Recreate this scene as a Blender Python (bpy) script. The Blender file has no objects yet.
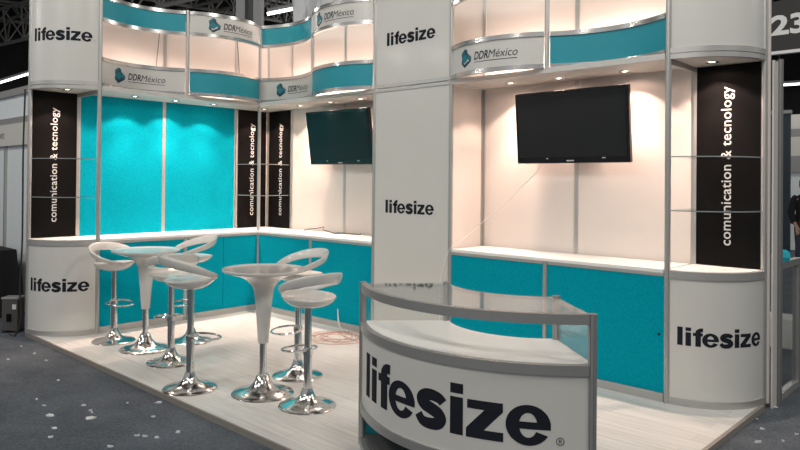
import bpy, math, random
from mathutils import Vector, Matrix, noise
random.seed(7)
SC = bpy.context.scene
COL = SC.collection
PI = math.pi
SC.view_settings.view_transform = 'Standard'
SC.view_settings.look = 'None'
SC.view_settings.gamma = 1
SC.view_settings.exposure = 0.0
SC.view_settings.use_curve_mapping = False

# ------------------------------------------------------------------ materials
def mat(name, col, rough=.5, metal=0., noise_amt=0., noise_scale=20., bump=0., coat=0., spec=.5, emit=None, estr=0.):
    m = bpy.data.materials.new(name); m.use_nodes = True
    nt = m.node_tree; b = nt.nodes['Principled BSDF']
    b.inputs['Base Color'].default_value = (*col, 1)
    b.inputs['Roughness'].default_value = rough
    b.inputs['Metallic'].default_value = metal
    b.inputs['Specular IOR Level'].default_value = spec
    b.inputs['Coat Weight'].default_value = coat
    b.inputs['Coat Roughness'].default_value = .12
    if emit:
        b.inputs['Emission Color'].default_value = (*emit, 1); b.inputs['Emission Strength'].default_value = estr
    tc = nt.nodes.new('ShaderNodeTexCoord')
    nz = nt.nodes.new('ShaderNodeTexNoise'); nz.inputs['Scale'].default_value = noise_scale; nz.inputs['Detail'].default_value = 4
    nt.links.new(tc.outputs['Object'], nz.inputs['Vector'])
    if noise_amt:
        mx = nt.nodes.new('ShaderNodeMix'); mx.data_type = 'RGBA'
        mx.inputs[6].default_value = (*[c * (1 - noise_amt) for c in col], 1)
        mx.inputs[7].default_value = (*[min(1, c * (1 + noise_amt)) for c in col], 1)
        nt.links.new(nz.outputs['Fac'], mx.inputs[0]); nt.links.new(mx.outputs[2], b.inputs['Base Color'])
    if bump:
        bp = nt.nodes.new('ShaderNodeBump'); bp.inputs['Strength'].default_value = bump; bp.inputs['Distance'].default_value = .004
        nt.links.new(nz.outputs['Fac'], bp.inputs['Height']); nt.links.new(bp.outputs['Normal'], b.inputs['Normal'])
    return m

WHITE = mat('white_laminate', (.66, .64, .60), .38, noise_amt=.02, noise_scale=3)
GLOSSW = mat('white_gloss_board', (.62, .61, .575), .34, noise_amt=.015, noise_scale=2, coat=.08)
WALLW = mat('white_wall_board', (.72, .66, .61), .5, noise_amt=.02, noise_scale=3)
TOPW = mat('white_counter_laminate', (.86, .85, .82), .35, noise_amt=.015, noise_scale=4)
ALU = mat('brushed_aluminium', (.52, .51, .49), .40, metal=.65, noise_amt=.05, noise_scale=30)
ALUD = mat('dark_aluminium', (.42, .415, .405), .40, metal=.65, noise_amt=.05, noise_scale=30)
RAIL = mat('polished_aluminium', (.58, .57, .55), .22, metal=.8, noise_amt=.04, noise_scale=30)
BEAM = mat('painted_beam', (.62, .60, .57), .45, noise_amt=.02)
TEAL = mat('teal_fabric', (.001, .30, .395), .9, noise_amt=.30, noise_scale=55, bump=.3, spec=.04)
TEALB = mat('teal_band_board', (.008, .285, .36), .5, noise_amt=.05, noise_scale=60)
BLACK = mat('black_banner_vinyl', (.0065, .006, .006), .55, noise_amt=.1, noise_scale=40, spec=.06)
INK = mat('dark_navy_lettering', (.012, .014, .022), .75, spec=.2)
INKG = mat('dark_grey_lettering', (.03, .03, .035), .5)
LETW = mat('white_lettering', (.62, .62, .60), .5)
CHROME = mat('chrome', (.74, .735, .72), .16, metal=1., noise_amt=.02)
PLAST = mat('glossy_white_plastic', (.69, .67, .63), .22, noise_amt=.02, noise_scale=4, coat=.55)
TVB = mat('black_gloss_plastic', (.008, .008, .009), .25, noise_amt=.05)
TVS = mat('dark_screen', (.012, .013, .014), .32, noise_amt=.05)
TVS2 = mat('dark_teal_screen', (.006, .016, .018), .4, noise_amt=.05, spec=.25)
CABLEB = mat('black_cable_rubber', (.02, .02, .02), .5)
CABLEO = mat('orange_cable_rubber', (.55, .34, .27), .5)
CABLEW = mat('white_cable_rubber', (.75, .73, .7), .5)
PAPER = mat('white_paper', (.66, .67, .68), .8, noise_amt=.1)
CYAN = mat('cyan_wrapper', (.02, .50, .62), .4, noise_amt=.1)
DKBLUE = mat('dark_blue_board', (.02, .036, .052), .6, noise_amt=.06)
GREYB = mat('grey_board', (.30, .30, .30), .6, noise_amt=.05)
PALEB = mat('pale_blue_white_board', (.74, .79, .81), .45, noise_amt=.03)
BLACKC = mat('black_cloth', (.008, .008, .010), .9, noise_amt=.2, noise_scale=12, bump=.3)
STEELD = mat('painted_steel_truss', (.24, .235, .23), .6, metal=.2, noise_amt=.15, noise_scale=2)
STEELC = mat('grey_steel_column', (.33, .33, .34), .6, noise_amt=.08)
STEELW = mat('dark_steel_web', (.12, .12, .125), .6, noise_amt=.08)
ROOFM = mat('dark_hall_roof', (.05, .047, .045), .9, noise_amt=.3, noise_scale=.6)
HALLW = mat('dark_hall_wall', (.055, .055, .06), .9, noise_amt=.2, noise_scale=.4)
METALBOX = mat('grey_painted_metal', (.09, .088, .085), .5, metal=.3, noise_amt=.15, noise_scale=25)
SKIN = mat('skin', (.48, .30, .22), .6, noise_amt=.04)
JEANS = mat('dark_denim', (.045, .055, .075), .85, noise_amt=.25, noise_scale=20)
SHIRT = mat('black_knit', (.012, .012, .014), .9, noise_amt=.2)
HAIR = mat('dark_hair', (.02, .015, .012), .7)
SIGNB = mat('dark_sign_board', (.03, .028, .027), .6, noise_amt=.15, noise_scale=6)
SIGNT = mat('pale_sign_digits', (.85, .85, .83), .6)
SHEET = mat('pale_plastic_sheet', (.55, .56, .58), .4, noise_amt=.12, noise_scale=5)
TUBE = mat('lit_fluorescent_tube', (1, 1, 1), .5, emit=(.95, .98, 1), estr=5.)
BULB = mat('lit_halogen_bulb', (1, 1, 1), .5, emit=(1, .86, .66), estr=9.)
LOGO1 = mat('logo_dark_petrol', (.010, .075, .115), .5)
LOGO2 = mat('logo_teal', (.012, .19, .24), .5)
LOGO3 = mat('logo_navy', (.010, .022, .04), .5)

def glass(name, tint, fac):
    m = bpy.data.materials.new(name); m.use_nodes = True
    nt = m.node_tree; nt.nodes.remove(nt.nodes['Principled BSDF'])
    out = nt.nodes['Material Output']
    t = nt.nodes.new('ShaderNodeBsdfTransparent'); t.inputs[0].default_value = (*tint, 1)
    g = nt.nodes.new('ShaderNodeBsdfGlossy'); g.inputs['Roughness'].default_value = .03
    ge = nt.nodes.new('ShaderNodeNewGeometry')
    def mth(op, a, b=None):
        n = nt.nodes.new('ShaderNodeMath'); n.operation = op
        for i, x in enumerate((a, b)):
            if x is None: continue
            if isinstance(x, (int, float)): n.inputs[i].default_value = x
            else: nt.links.new(x, n.inputs[i])
        return n.outputs[0]
    dt = nt.nodes.new('ShaderNodeVectorMath'); dt.operation = 'DOT_PRODUCT'
    nt.links.new(ge.outputs['Incoming'], dt.inputs[0]); nt.links.new(ge.outputs['Normal'], dt.inputs[1])
    fr = mth('ADD', mth('MULTIPLY', mth('POWER', mth('SUBTRACT', 1.0, mth('ABSOLUTE', dt.outputs['Value'])), 5.0), 1 - fac), fac)
    mx = nt.nodes.new('ShaderNodeMixShader')
    nt.links.new(fr, mx.inputs[0]); nt.links.new(t.outputs[0], mx.inputs[1]); nt.links.new(g.outputs[0], mx.inputs[2])
    nt.links.new(mx.outputs[0], out.inputs[0])
    return m
GLASS = glass('clear_glass', (.97, .985, .98), .035)
GLASSE = mat('glass_edge', (.26, .30, .295), .2, noise_amt=.03)

# pale wood-effect planks running along X
def wood_floor():
    m = bpy.data.materials.new('pale_wood_laminate'); m.use_nodes = True
    nt = m.node_tree; b = nt.nodes['Principled BSDF']; b.inputs['Roughness'].default_value = .42
    tc = nt.nodes.new('ShaderNodeTexCoord'); mp = nt.nodes.new('ShaderNodeMapping')
    mp.inputs['Scale'].default_value = (1.2, 26, 1)
    nt.links.new(tc.outputs['Object'], mp.inputs['Vector'])
    nz = nt.nodes.new('ShaderNodeTexNoise'); nz.inputs['Scale'].default_value = 1.6; nz.inputs['Detail'].default_value = 6
    nt.links.new(mp.outputs[0], nz.inputs['Vector'])
    br = nt.nodes.new('ShaderNodeTexBrick'); br.inputs['Scale'].default_value = 1
    br.inputs['Brick Width'].default_value = 1.2; br.inputs['Row Height'].default_value = .16
    br.inputs['Mortar Size'].default_value = .003
    br.inputs['Color1'].default_value = (.74, .735, .71, 1); br.inputs['Color2'].default_value = (.68, .675, .65, 1)
    br.inputs['Mortar'].default_value = (.60, .59, .565, 1)
    nt.links.new(tc.outputs['Object'], br.inputs['Vector'])
    cr = nt.nodes.new('ShaderNodeValToRGB')
    cr.color_ramp.elements[0].position = .3; cr.color_ramp.elements[0].color = (.80, .79, .77, 1)
    cr.color_ramp.elements[1].position = .68; cr.color_ramp.elements[1].color = (1, 1, 1, 1)
    nt.links.new(nz.outputs['Fac'], cr.inputs[0])
    mx = nt.nodes.new('ShaderNodeMix'); mx.data_type = 'RGBA'; mx.blend_type = 'MULTIPLY'; mx.inputs[0].default_value = 1
    nt.links.new(br.outputs['Color'], mx.inputs[6]); nt.links.new(cr.outputs[0], mx.inputs[7])
    nt.links.new(mx.outputs[2], b.inputs['Base Color'])
    return m
WOOD = wood_floor()

def carpet_mat():
    m = bpy.data.materials.new('dark_grey_carpet'); m.use_nodes = True
    nt = m.node_tree; b = nt.nodes['Principled BSDF']; b.inputs['Roughness'].default_value = .95
    b.inputs['Specular IOR Level'].default_value = .15
    tc = nt.nodes.new('ShaderNodeTexCoord')
    n1 = nt.nodes.new('ShaderNodeTexNoise'); n1.inputs['Scale'].default_value = 1.3; n1.inputs['Detail'].default_value = 7; n1.inputs['Roughness'].default_value = .7
    n2 = nt.nodes.new('ShaderNodeTexNoise'); n2.inputs['Scale'].default_value = 55; n2.inputs['Detail'].default_value = 3
    for n in (n1, n2): nt.links.new(tc.outputs['Object'], n.inputs['Vector'])
    c1 = nt.nodes.new('ShaderNodeValToRGB')
    c1.color_ramp.elements[0].position = .3; c1.color_ramp.elements[0].color = (.066, .077, .090, 1)
    c1.color_ramp.elements[1].position = .72; c1.color_ramp.elements[1].color = (.135, .152, .174, 1)
    nt.links.new(n1.outputs['Fac'], c1.inputs[0])
    c2 = nt.nodes.new('ShaderNodeValToRGB')
    c2.color_ramp.elements[0].position = .3; c2.color_ramp.elements[0].color = (.72, .72, .72, 1)
    c2.color_ramp.elements[1].position = .75; c2.color_ramp.elements[1].color = (1.25, 1.25, 1.25, 1)
    nt.links.new(n2.outputs['Fac'], c2.inputs[0])
    mx = nt.nodes.new('ShaderNodeMix'); mx.data_type = 'RGBA'; mx.blend_type = 'MULTIPLY'; mx.inputs[0].default_value = 1
    nt.links.new(c1.outputs[0], mx.inputs[6]); nt.links.new(c2.outputs[0], mx.inputs[7])
    nt.links.new(mx.outputs[2], b.inputs['Base Color'])
    bp = nt.nodes.new('ShaderNodeBump'); bp.inputs['Strength'].default_value = .5; bp.inputs['Distance'].default_value = .004
    nt.links.new(n2.outputs['Fac'], bp.inputs['Height']); nt.links.new(bp.outputs['Normal'], b.inputs['Normal'])
    return m
CARPET = carpet_mat()

# ------------------------------------------------------------------ mesh builder
class MB:
    def __init__(s): s.v = []; s.f = []
    def add(s, vs, fs):
        o = len(s.v); s.v += [tuple(v) for v in vs]; s.f += [tuple(i + o for i in f) for f in fs]; return s
    def box(s, x0, x1, y0, y1, z0, z1):
        return s.add([(x, y, z) for z in (z0, z1) for y in (y0, y1) for x in (x0, x1)],
                     [(0, 2, 3, 1), (4, 5, 7, 6), (0, 1, 5, 4), (2, 6, 7, 3), (0, 4, 6, 2), (1, 3, 7, 5)])
    def prism(s, poly, z0, z1):            # poly ccw seen from above
        n = len(poly)
        return s.add([(x, y, z0) for x, y in poly] + [(x, y, z1) for x, y in poly],
                     [tuple(range(n - 1, -1, -1)), tuple(range(n, 2 * n))] + [(i, (i + 1) % n, n + (i + 1) % n, n + i) for i in range(n)])
    def grid(s, P, closed_u=False, closed_v=False):
        nu, nv = len(P), len(P[0]); vs = [p for r in P for p in r]; fs = []
        for i in range(nu if closed_u else nu - 1):
            for j in range(nv if closed_v else nv - 1):
                a, b = i, (i + 1) % nu; c, d = j, (j + 1) % nv
                fs.append((a * nv + c, b * nv + c, b * nv + d, a * nv + d))
        return s.add(vs, fs)
    def lathe(s, prof, n=40, c=(0, 0, 0)):
        P = [[(c[0] + r * math.cos(2 * PI * k / n), c[1] + r * math.sin(2 * PI * k / n), c[2] + z) for k in range(n)] for r, z in prof]
        return s.grid(P, closed_v=True)
    def tube(s, pts, r, n=8, closed=False, caps=True):
        pts = [Vector(p) for p in pts]; m = len(pts); rings = []; prev = None
        for i, p in enumerate(pts):
            if closed: t = pts[(i + 1) % m] - pts[i - 1]
            else: t = pts[min(i + 1, m - 1)] - pts[max(i - 1, 0)]
            t.normalize()
            if prev is None:
                a = Vector((0, 0, 1)) if abs(t.z) < .9 else Vector((1, 0, 0)); u = t.cross(a).normalized()
            else:
                u = (prev - t * prev.dot(t)).normalized()
            prev = u; w = t.cross(u)
            rings.append([p + (u * math.cos(2 * PI * k / n) + w * math.sin(2 * PI * k / n)) * r for k in range(n)])
        s.grid(rings, closed_u=closed, closed_v=True)
        if caps and not closed:
            o = len(s.v) - m * n
            s.f.append(tuple(o + k for k in range(n - 1, -1, -1))); s.f.append(tuple(o + (m - 1) * n + k for k in range(n)))
        return s
    def bar(s, p, q, r, n=6): return s.tube([p, q], r, n)
    def build(s, name, m, parent=None, smooth=False, bevel=0., local=False, angle=35):
        off = Vector((0, 0, 0)); p = parent
        if not local:
            while p: off += Vector(p.location); p = p.parent
        me = bpy.data.meshes.new(name)
        me.from_pydata([Vector(v) - off for v in s.v], [], s.f); me.update()
        import bmesh
        bm = bmesh.new(); bm.from_mesh(me); bmesh.ops.recalc_face_normals(bm, faces=bm.faces); bm.to_mesh(me); bm.free()
        me.materials.append(m)
        o = bpy.data.objects.new(name, me); COL.objects.link(o)
        if parent: o.parent = parent
        if smooth:
            for f in me.polygons: f.use_smooth = True
            try: me.set_sharp_from_angle(angle=math.radians(angle))
            except Exception: pass
        if bevel:
            b = o.modifiers.new('bevel', 'BEVEL'); b.width = bevel; b.segments = 2; b.limit_method = 'ANGLE'
        return o

def thing(name, label, cat, loc=(0, 0, 0), rz=0, group=None):
    o = bpy.data.objects.new(name, None); COL.objects.link(o); o.empty_display_size = .1
    o.location = loc; o.rotation_euler = (0, 0, rz); o['label'] = label; o['category'] = cat
    if group: o['group'] = group
    return o
def tag(o, label, cat, group=None, kind=None):
    o['label'] = label; o['category'] = cat
    if group: o['group'] = group
    if kind: o['kind'] = kind
    return o
def struct(o, label=None):
    o['kind'] = 'structure'
    if label: o['label'] = label
    return o
def copy_tree(o, parent=None):
    c = o.copy(); COL.objects.link(c)
    if parent: c.parent = parent
    for ch in list(o.children): copy_tree(ch, c)
    return c

# ------------------------------------------------------------------ mapping surfaces
class Flat:                                # origin, unit s direction, outward normal
    def __init__(s, o, u, n): s.o = Vector(o); s.u = Vector(u); s.n = Vector(n)
    def pt(s, a, z, off=0): return s.o + s.u * a + s.n * off + Vector((0, 0, z))
class Arc:                                 # arc length parameter from viewer's left end
    def __init__(s, cx, cy, R, a0, a1, sign): s.cx, s.cy, s.R, s.a0, s.a1, s.sg = cx, cy, R, a0, a1, sign; s.L = abs(a1 - a0) * R
    def pt(s, a, z, off=0):
        t = s.a0 + (s.a1 - s.a0) * a / s.L; r = s.R + s.sg * off
        return Vector((s.cx + r * math.cos(t), s.cy + r * math.sin(t), z))
def band(mb, A, s0, s1, z0, z1, o0, o1, n=20):   # solid curved slab between offsets o0 (back) and o1 (front)
    P = []
    for i in range(n + 1):
        a = s0 + (s1 - s0) * i / n
        P.append([A.pt(a, z0, o0), A.pt(a, z0, o1), A.pt(a, z1, o1), A.pt(a, z1, o0)])
    mb.grid(P, closed_v=True); o = len(mb.v) - 4 * (n + 1)
    mb.f.append((o, o + 1, o + 2, o + 3)); e = o + 4 * n; mb.f.append((e + 3, e + 2, e + 1, e))
    return mb
def post(mb, x, y, z0, z1, r=.021):       # octagonal grooved aluminium upright
    poly = []
    for k in range(8):
        a = k * PI / 4
        for d, rr in ((-.30, r), (-.06, r), (-.06, r * .80), (.06, r * .80), (.06, r), (.30, r)):
            poly.append((x + rr * math.cos(a + d), y + rr * math.sin(a + d)))
    return mb.prism(poly, z0, z1)

# ------------------------------------------------------------------ lettering
def rect(x0, x1, y0, y1): return [(x0, y0), (x1, y0), (x1, y1), (x0, y1)]
def catmull(P, n=6):
    out = []; Q = [P[0]] + P + [P[-1]]
    for i in range(1, len(Q) - 2):
        for k in range(n):
            t = k / n; r = []
            for d in (0, 1):
                a, b, c, e = Q[i - 1][d], Q[i][d], Q[i + 1][d], Q[i + 2][d]
                r.append(.5 * (2 * b + (c - a) * t + (2 * a - 5 * b + 4 * c - e) * t * t + (3 * b - a - 3 * c + e) * t ** 3))
            out.append(tuple(r))
    out.append(P[-1]); return out
def stroke(P, w):
    L, R = [], []
    for i, p in enumerate(P):
        q0, q1 = P[max(i - 1, 0)], P[min(i + 1, len(P) - 1)]
        dx, dy = q1[0] - q0[0], q1[1] - q0[1]; l = math.hypot(dx, dy) or 1
        ww = w[min(i, len(w) - 1)] if isinstance(w, list) else w
        L.append((p[0] - dy / l * ww, p[1] + dx / l * ww)); R.append((p[0] + dy / l * ww, p[1] - dx / l * ww))
    return [[R[i], R[i + 1], L[i + 1], L[i]] for i in range(len(P) - 1)]
def let_e(cx, rx, ry=.385, cy=.372):
    q = []; N = 34; a0, a1 = -.02, 2 * PI - .50
    ix, iy = rx - .245, ry - .15
    for i in range(N):
        t, u = a0 + (a1 - a0) * i / N, a0 + (a1 - a0) * (i + 1) / N
        q.append([(cx + ix * math.cos(t), cy + iy * math.sin(t)), (cx + rx * math.cos(t), cy + ry * math.sin(t)),
                  (cx + rx * math.cos(u), cy + ry * math.sin(u)), (cx + ix * math.cos(u), cy + iy * math.sin(u))])
    q.append(rect(cx - ix - .03, cx + rx * .995, .30, .435))
    return q
def lifesize():
    q = [rect(0, .27, 0, 1), rect(.41, .68, 0, .735), rect(.41, .68, .805, 1.0)]
    q += [rect(.89, 1.16, 0, .76), rect(.77, 1.25, .565, .735)]
    q += stroke(catmull([(1.025, .70), (1.03, .79), (1.085, .865), (1.17, .897), (1.26, .895)]), [.135] * 4 + [.132] * 4 + [.115] * 4 + [.105] * 13)
    q += let_e(1.63, .415)
    S = catmull([(2.735, .555), (2.66, .625), (2.50, .665), (2.33, .645), (2.225, .555), (2.28, .455), (2.45, .395), (2.62, .325), (2.685, .215), (2.60, .115), (2.43, .083), (2.25, .105), (2.145, .225)], 5)
    n = len(S); q += stroke(S, [.098 + .032 * math.sin(PI * i / (n - 1)) for i in range(n)])
    q += [rect(2.895, 3.165, 0, .735), rect(2.895, 3.165, .805, 1.0)]
    q += [rect(3.25, 3.94, .565, .735), rect(3.23, 3.95, 0, .175), [(3.23, .175), (3.58, .175), (3.94, .565), (3.59, .565)]]
    q += let_e(4.40, .41)
    return q
def put_quads(mb, quads, A, s0, z0, H, sx=None, off=.0015, flip=False):
    sx = sx or H
    for Q in quads:
        w = max(p[0] for p in Q) - min(p[0] for p in Q); n = max(1, int(math.ceil(w / .14)))
        P = []
        for i in range(n + 1):
            t = i / n
            lo = (Q[0][0] + (Q[1][0] - Q[0][0]) * t, Q[0][1] + (Q[1][1] - Q[0][1]) * t)
            hi = (Q[3][0] + (Q[2][0] - Q[3][0]) * t, Q[3][1] + (Q[2][1] - Q[3][1]) * t)
            P.append([A.pt(s0 + p[0] * sx, z0 + p[1] * H, off) for p in (lo, hi)])
        mb.grid(P)
    return mb
def brandmark(A, s0, z0, W, H, parent, reg=.0, m=None):
    mb = MB(); put_quads(mb, lifesize(), A, s0, z0, H, W / 4.81)
    if reg:                                # small registered mark: ring and R
        cx, cy, r = 4.98, .10, reg
        q = []
        for i in range(24):
            t, u = 2 * PI * i / 24, 2 * PI * (i + 1) / 24
            q.append([(cx + .82 * r * math.cos(t), cy + .82 * r * math.sin(t)), (cx + r * math.cos(t), cy + r * math.sin(t)),
                      (cx + r * math.cos(u), cy + r * math.sin(u)), (cx + .82 * r * math.cos(u), cy + .82 * r * math.sin(u))])
        a = r * .5
        q += [rect(cx - a * .7, cx - a * .38, cy - a, cy + a)]
        q += stroke([(cx - a * .5, cy + a * .86), (cx + a * .25, cy + a * .86), (cx + a * .62, cy + a * .5), (cx + a * .25, cy + a * .08), (cx - a * .5, cy + a * .08)], a * .15)
        q += stroke([(cx + a * .05, cy + a * .05), (cx + a * .62, cy - a)], a * .16)
        rm = MB(); put_quads(rm, q, A, s0, z0, H, W / 4.81); rm.build('registered_mark', m or INK, parent)
    return mb.build('lettering', m or INK, parent)

_font_cache = {}
def text_mesh(body, bold=.0, space=1.0):
    k = (body, bold, space)
    if k in _font_cache: return _font_cache[k]
    c = bpy.data.curves.new('t', 'FONT'); c.body = body; c.offset = bold; c.size = 1; c.space_character = space; c.resolution_u = 3
    o = bpy.data.objects.new('t', c); COL.objects.link(o)
    dg = bpy.context.evaluated_depsgraph_get(); dg.update()
    me = o.evaluated_get(dg).to_mesh(); me.calc_loop_triangles()
    v = [tuple(x.co) for x in me.vertices]; f = [tuple(p.vertices) for p in me.polygons]
    o.evaluated_get(dg).to_mesh_clear(); bpy.data.objects.remove(o); bpy.data.curves.remove(c)
    x0 = min(p[0] for p in v); x1 = max(p[0] for p in v)
    _font_cache[k] = (v, f, x0, x1); return _font_cache[k]
def put_text(mb, body, A, s0, z0, W, cap, bold=0., off=.0015, vertical=False, shear=0., space=1.0):
    v, f, x0, x1 = text_mesh(body, bold, space)
    capu = .73
    P = []
    for x, y, _ in v:
        a = (x - x0 + shear * y) / (x1 - x0) * W; b = y / capu * cap
        P.append(A.pt(s0 - b, z0 + a, off) if vertical else A.pt(s0 + a, z0 + b, off))
    return mb.add(P, f)

# ------------------------------------------------------------------ the setting
ZC, ZS = .966, 2.50
CZ = -.04
def carpet():
    n = 24; mb = MB(); mb.box(-40, 40, -20, 45, CZ - .1, CZ)
    return struct(mb.build('floor', CARPET), 'dark grey carpet of the exhibition hall')
carpet()
struct(MB().box(-40, 40, -20, 45, 10.5, 10.7).build('ceiling', ROOFM), 'dark roof of the exhibition hall')
struct(MB().box(-40, 40, 44.5, 45, CZ, 10.5).build('wall_back', HALLW), 'dark far wall of the exhibition hall')
struct(MB().box(-40, -39.5, -20, 44.5, CZ, 10.5).build('wall_left', HALLW), 'dark left wall of the exhibition hall')

# raised booth floor
pf = struct(MB().box(-.55, 5.5, -2.485, .56, CZ, 0).build('floor', WOOD), 'pale wood-effect raised platform under the booth')
MB().box(-.56, 5.525, -2.50, -2.485, CZ, .002).box(5.5, 5.525, -2.485, .45, CZ, .002).build('edge_trim', mat('tan_metal_edge', (.33, .30, .265), .5, metal=.3, noise_amt=.08), pf)

# booth back walls (shell)
wl = struct(MB().box(-.545, -.515, -2.5, .53, 0, 3.5).build('wall_left', WALLW), 'left back wall of the booth')
for y0, y1 in ((-1.98, -1.02), (-.98, -.02)):
    MB().box(-.516, -.513, y0, y1, ZC, ZS).build('teal_panel', TEAL, wl)
for y in (-2, -1, 0):
    mb = MB(); mb.box(-.52, -.509, y - .021, y + .021, 0, 3.5); mb.build('post', ALU, wl, bevel=.002)
wr = struct(MB().box(-.515, 5.53, .515, .545, 0, 3.5).build('wall_right', WALLW), 'right back wall of the booth')
for x in (0, 1, 2, 3, 4, 5):
    MB().box(x - .021, x + .021, .509, .52, 0, 3.5).build('post', ALU, wr, bevel=.004)
mb = MB(); mb.box(-.517, -.497, .497, .517, ZC, 3.5); mb.build('corner_post', ALU, wr)
# soffits
def soffit_l():
    o = MB()
    o.prism([(-.515, -2.0), (-.02, -2.0), (-.02, -.02), (-.02, .0), (.0, .02), (2.0, .02), (2.0, .515), (-.515, .515)], ZS, ZS + .02)
    return struct(o.build('ceiling', BEAM), 'soffit over the left niche of the booth')
sl = soffit_l()
MB().box(-.02, .018, -1.98, -.02, ZS - .003, ZS + .04).build('front_beam', BEAM, sl)
MB().box(.02, 1.98, -.018, .02, ZS - .003, ZS + .04).build('front_beam', BEAM, sl)
srr = struct(MB().box(3.0, 5.0, .02, .515, ZS, ZS + .02).build('ceiling', BEAM), 'soffit over the right niche of the booth')
MB().box(3.02, 4.98, -.018, .02, ZS - .003, ZS + .04).build('front_beam', BEAM, srr)

# ------------------------------------------------------------------ inner corner post
t = thing('upright_post', 'slim aluminium upright at the inner corner where both counters meet', 'post', (0, 0, 0))
mb = MB(); post(mb, 0, 0, 0, 3.5, .02); mb.build('shaft', ALU, t)
MB().lathe([(0, 0), (.021, 0), (.021, .006), (.0205, .012), (0, .012)], 16).build('foot', ALUD, t)

# ------------------------------------------------------------------ curved headers
SAG = .16; RH = (.25 + SAG * SAG) / (2 * SAG); HA = math.asin(.5 / RH)
def arm_arc(side, k, convex):
    if side == 'A':
        y = -1.5 + k
        return Arc(-(RH - SAG), y, RH, -HA, HA, 1) if convex else Arc(RH - SAG, y, RH, PI + HA, PI - HA, -1)
    x = k + .5
    return Arc(x, RH - SAG, RH, -PI / 2 - HA, -PI / 2 + HA, 1) if convex else Arc(x, -(RH - SAG), RH, PI / 2 + HA, PI / 2 - HA, -1)
BANDS = ((2.575, 2.805), (3.255, 3.455))
def ddr_logo(A, s, zc, parent):
    base = [(.0, .28), (.34, .50), (.56, .43), (.60, .24), (.93, .02), (.90, -.22), (.33, -.50), (.0, -.26), (.06, .02)]
    k = .168; W = .150; s -= .015
    def poly(P, name, m, off, par):
        mb = MB(); mb.add([A.pt(s + x * W, zc + y * k, off) for x, y in P], [tuple(range(len(P)))]); return mb.build(name, m, par)
    lg = poly(base, 'logo_mark', LOGO1, .0015, parent)
    poly([(.10, .06), (.34, .22), (.58, .06), (.58, -.12), (.34, -.26), (.12, -.12)], 'logo_facet', LOGO2, .0022, lg)
    poly([(.62, .16), (.86, .0), (.84, -.17), (.62, -.06)], 'logo_facet', LOGO2, .0022, lg)
    poly([(.05, .26), (.30, .42), (.30, .30), (.10, .16)], 'logo_facet', LOGO2, .0022, lg)
    poly([(.04, -.25), (.30, -.34), (.62, -.20), (.85, -.22), (.33, -.47)], 'logo_facet', LOGO3, .0022, lg)
    mb = MB(); put_text(mb, 'DDR', A, s + .175, zc - .029, .155, .072, .026, shear=.22)
    put_text(mb, 'México', A, s + .330, zc - .029, .265, .072, .0, shear=.22)
    n = 14
    mb.grid([[A.pt(s + .175 + .42 * i / n, zc - .054 + d, .0015) for d in (0, .006)] for i in range(n + 1)])
    mb.build('lettering', INKG, parent)
def header(side, k, convex, logo_low, label):
    A = arm_arc(side, k, convex)
    t = thing('curved_header', label, 'header', tuple(A.pt(0, 2.54)))
    L = A.L; e = .024
    for zi, (z0, z1) in enumerate(BANDS):
        low = zi == 0
        white = (logo_low == low)
        mb = MB(); band(mb, A, e, L - e, z0, z1, -.006, .004)
        p = mb.build('white_band' if white else 'teal_band', GLOSSW if white else TEALB, t, smooth=True)
        if white: 
            class Off:
                def pt(s, a, z, off=0): return A.pt(a, z, off + .004)
            ddr_logo(Off(), L / 2 - .29, (z0 + z1) / 2, p)
        for r0, r1 in ((z0 - .038, z0), (z1, z1 + .038)):
            mb = MB(); band(mb, A, e, L - e, r0, r1, -.02, .016); mb.build('rail', RAIL, t, smooth=True)
    for a, z in ((.06, BANDS[0][0] - .012), (L - .06, BANDS[0][0] - .012)):
        p = A.pt(a, z, .018); MB().lathe([(0, -.004), (.006, -.004), (.006, .004), (0, .004)], 8, tuple(p)).build('screw', ALUD, t)
    return t, A
H1, _ = header('A', 0, False, True, 'inward-curving header section with teal upper band, next to the left column')
H2, _ = header('A', 1, True, False, 'outward-bulging header section left of the inner corner, white band on top')
H3, _ = header('B', 0, False, True, 'inward-curving header section right of the inner corner, teal band on top')
H4, _ = header('B', 1, True, False, 'outward-bulging header section against the left side of the tower')
H5, A5 = header('B', 3, True, True, 'outward-bulging header section against the right side of the tower')
H6, _ = header('B', 4, False, False, 'inward-curving header section beside the right column, teal lower band')
for t, (x, y) in ((H1, (0, -1)), (H3, (1, 0)), (H5, (4, 0))):
    mb = MB(); post(mb, x, y, 2.53, 3.5, .02); mb.build('post', ALU, t)

# ------------------------------------------------------------------ tower
t = thing('tower', 'tall flat pale tower with two dark wordmarks between the two niches', 'tower', (2.5, 0, 0))
for x in (2, 3):
    mb = MB(); post(mb, x, 0, 0, 3.52, .021); mb.build('post', ALU, t)
lp = MB().box(2.02, 2.98, -.006, .01, .05, 2.495).build('lower_panel', GLOSSW, t)
up_ = MB().box(2.02, 2.98, -.006, .01, 2.57, 3.455).build('upper_panel', GLOSSW, t)
for z0, z1 in ((0, .05), (2.495, 2.53), (2.535, 2.57), (3.455, 3.50)):
    MB().box(2.015, 2.985, -.016, .014, z0, z1).build('rail', ALU, t, bevel=.003)
MB().box(2.985, 3.0, .03, .505, 0, 2.49).build('side_panel', WALLW, t)
MB().box(2.0, 2.015, .03, .505, 0, 2.49).build('side_panel', WALLW, t)
MB().box(2.98, 3.006, .475, .507, ZC + .002, 2.49).build('side_post', ALUD, t)
FT = Flat((2, -.006, 0), (1, 0, 0), (0, -1, 0))
brandmark(FT, .171, 1.270, .634, .131, lp, .04)
brandmark(FT, .171, 2.960, .634, .131, up_, .04)

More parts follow.
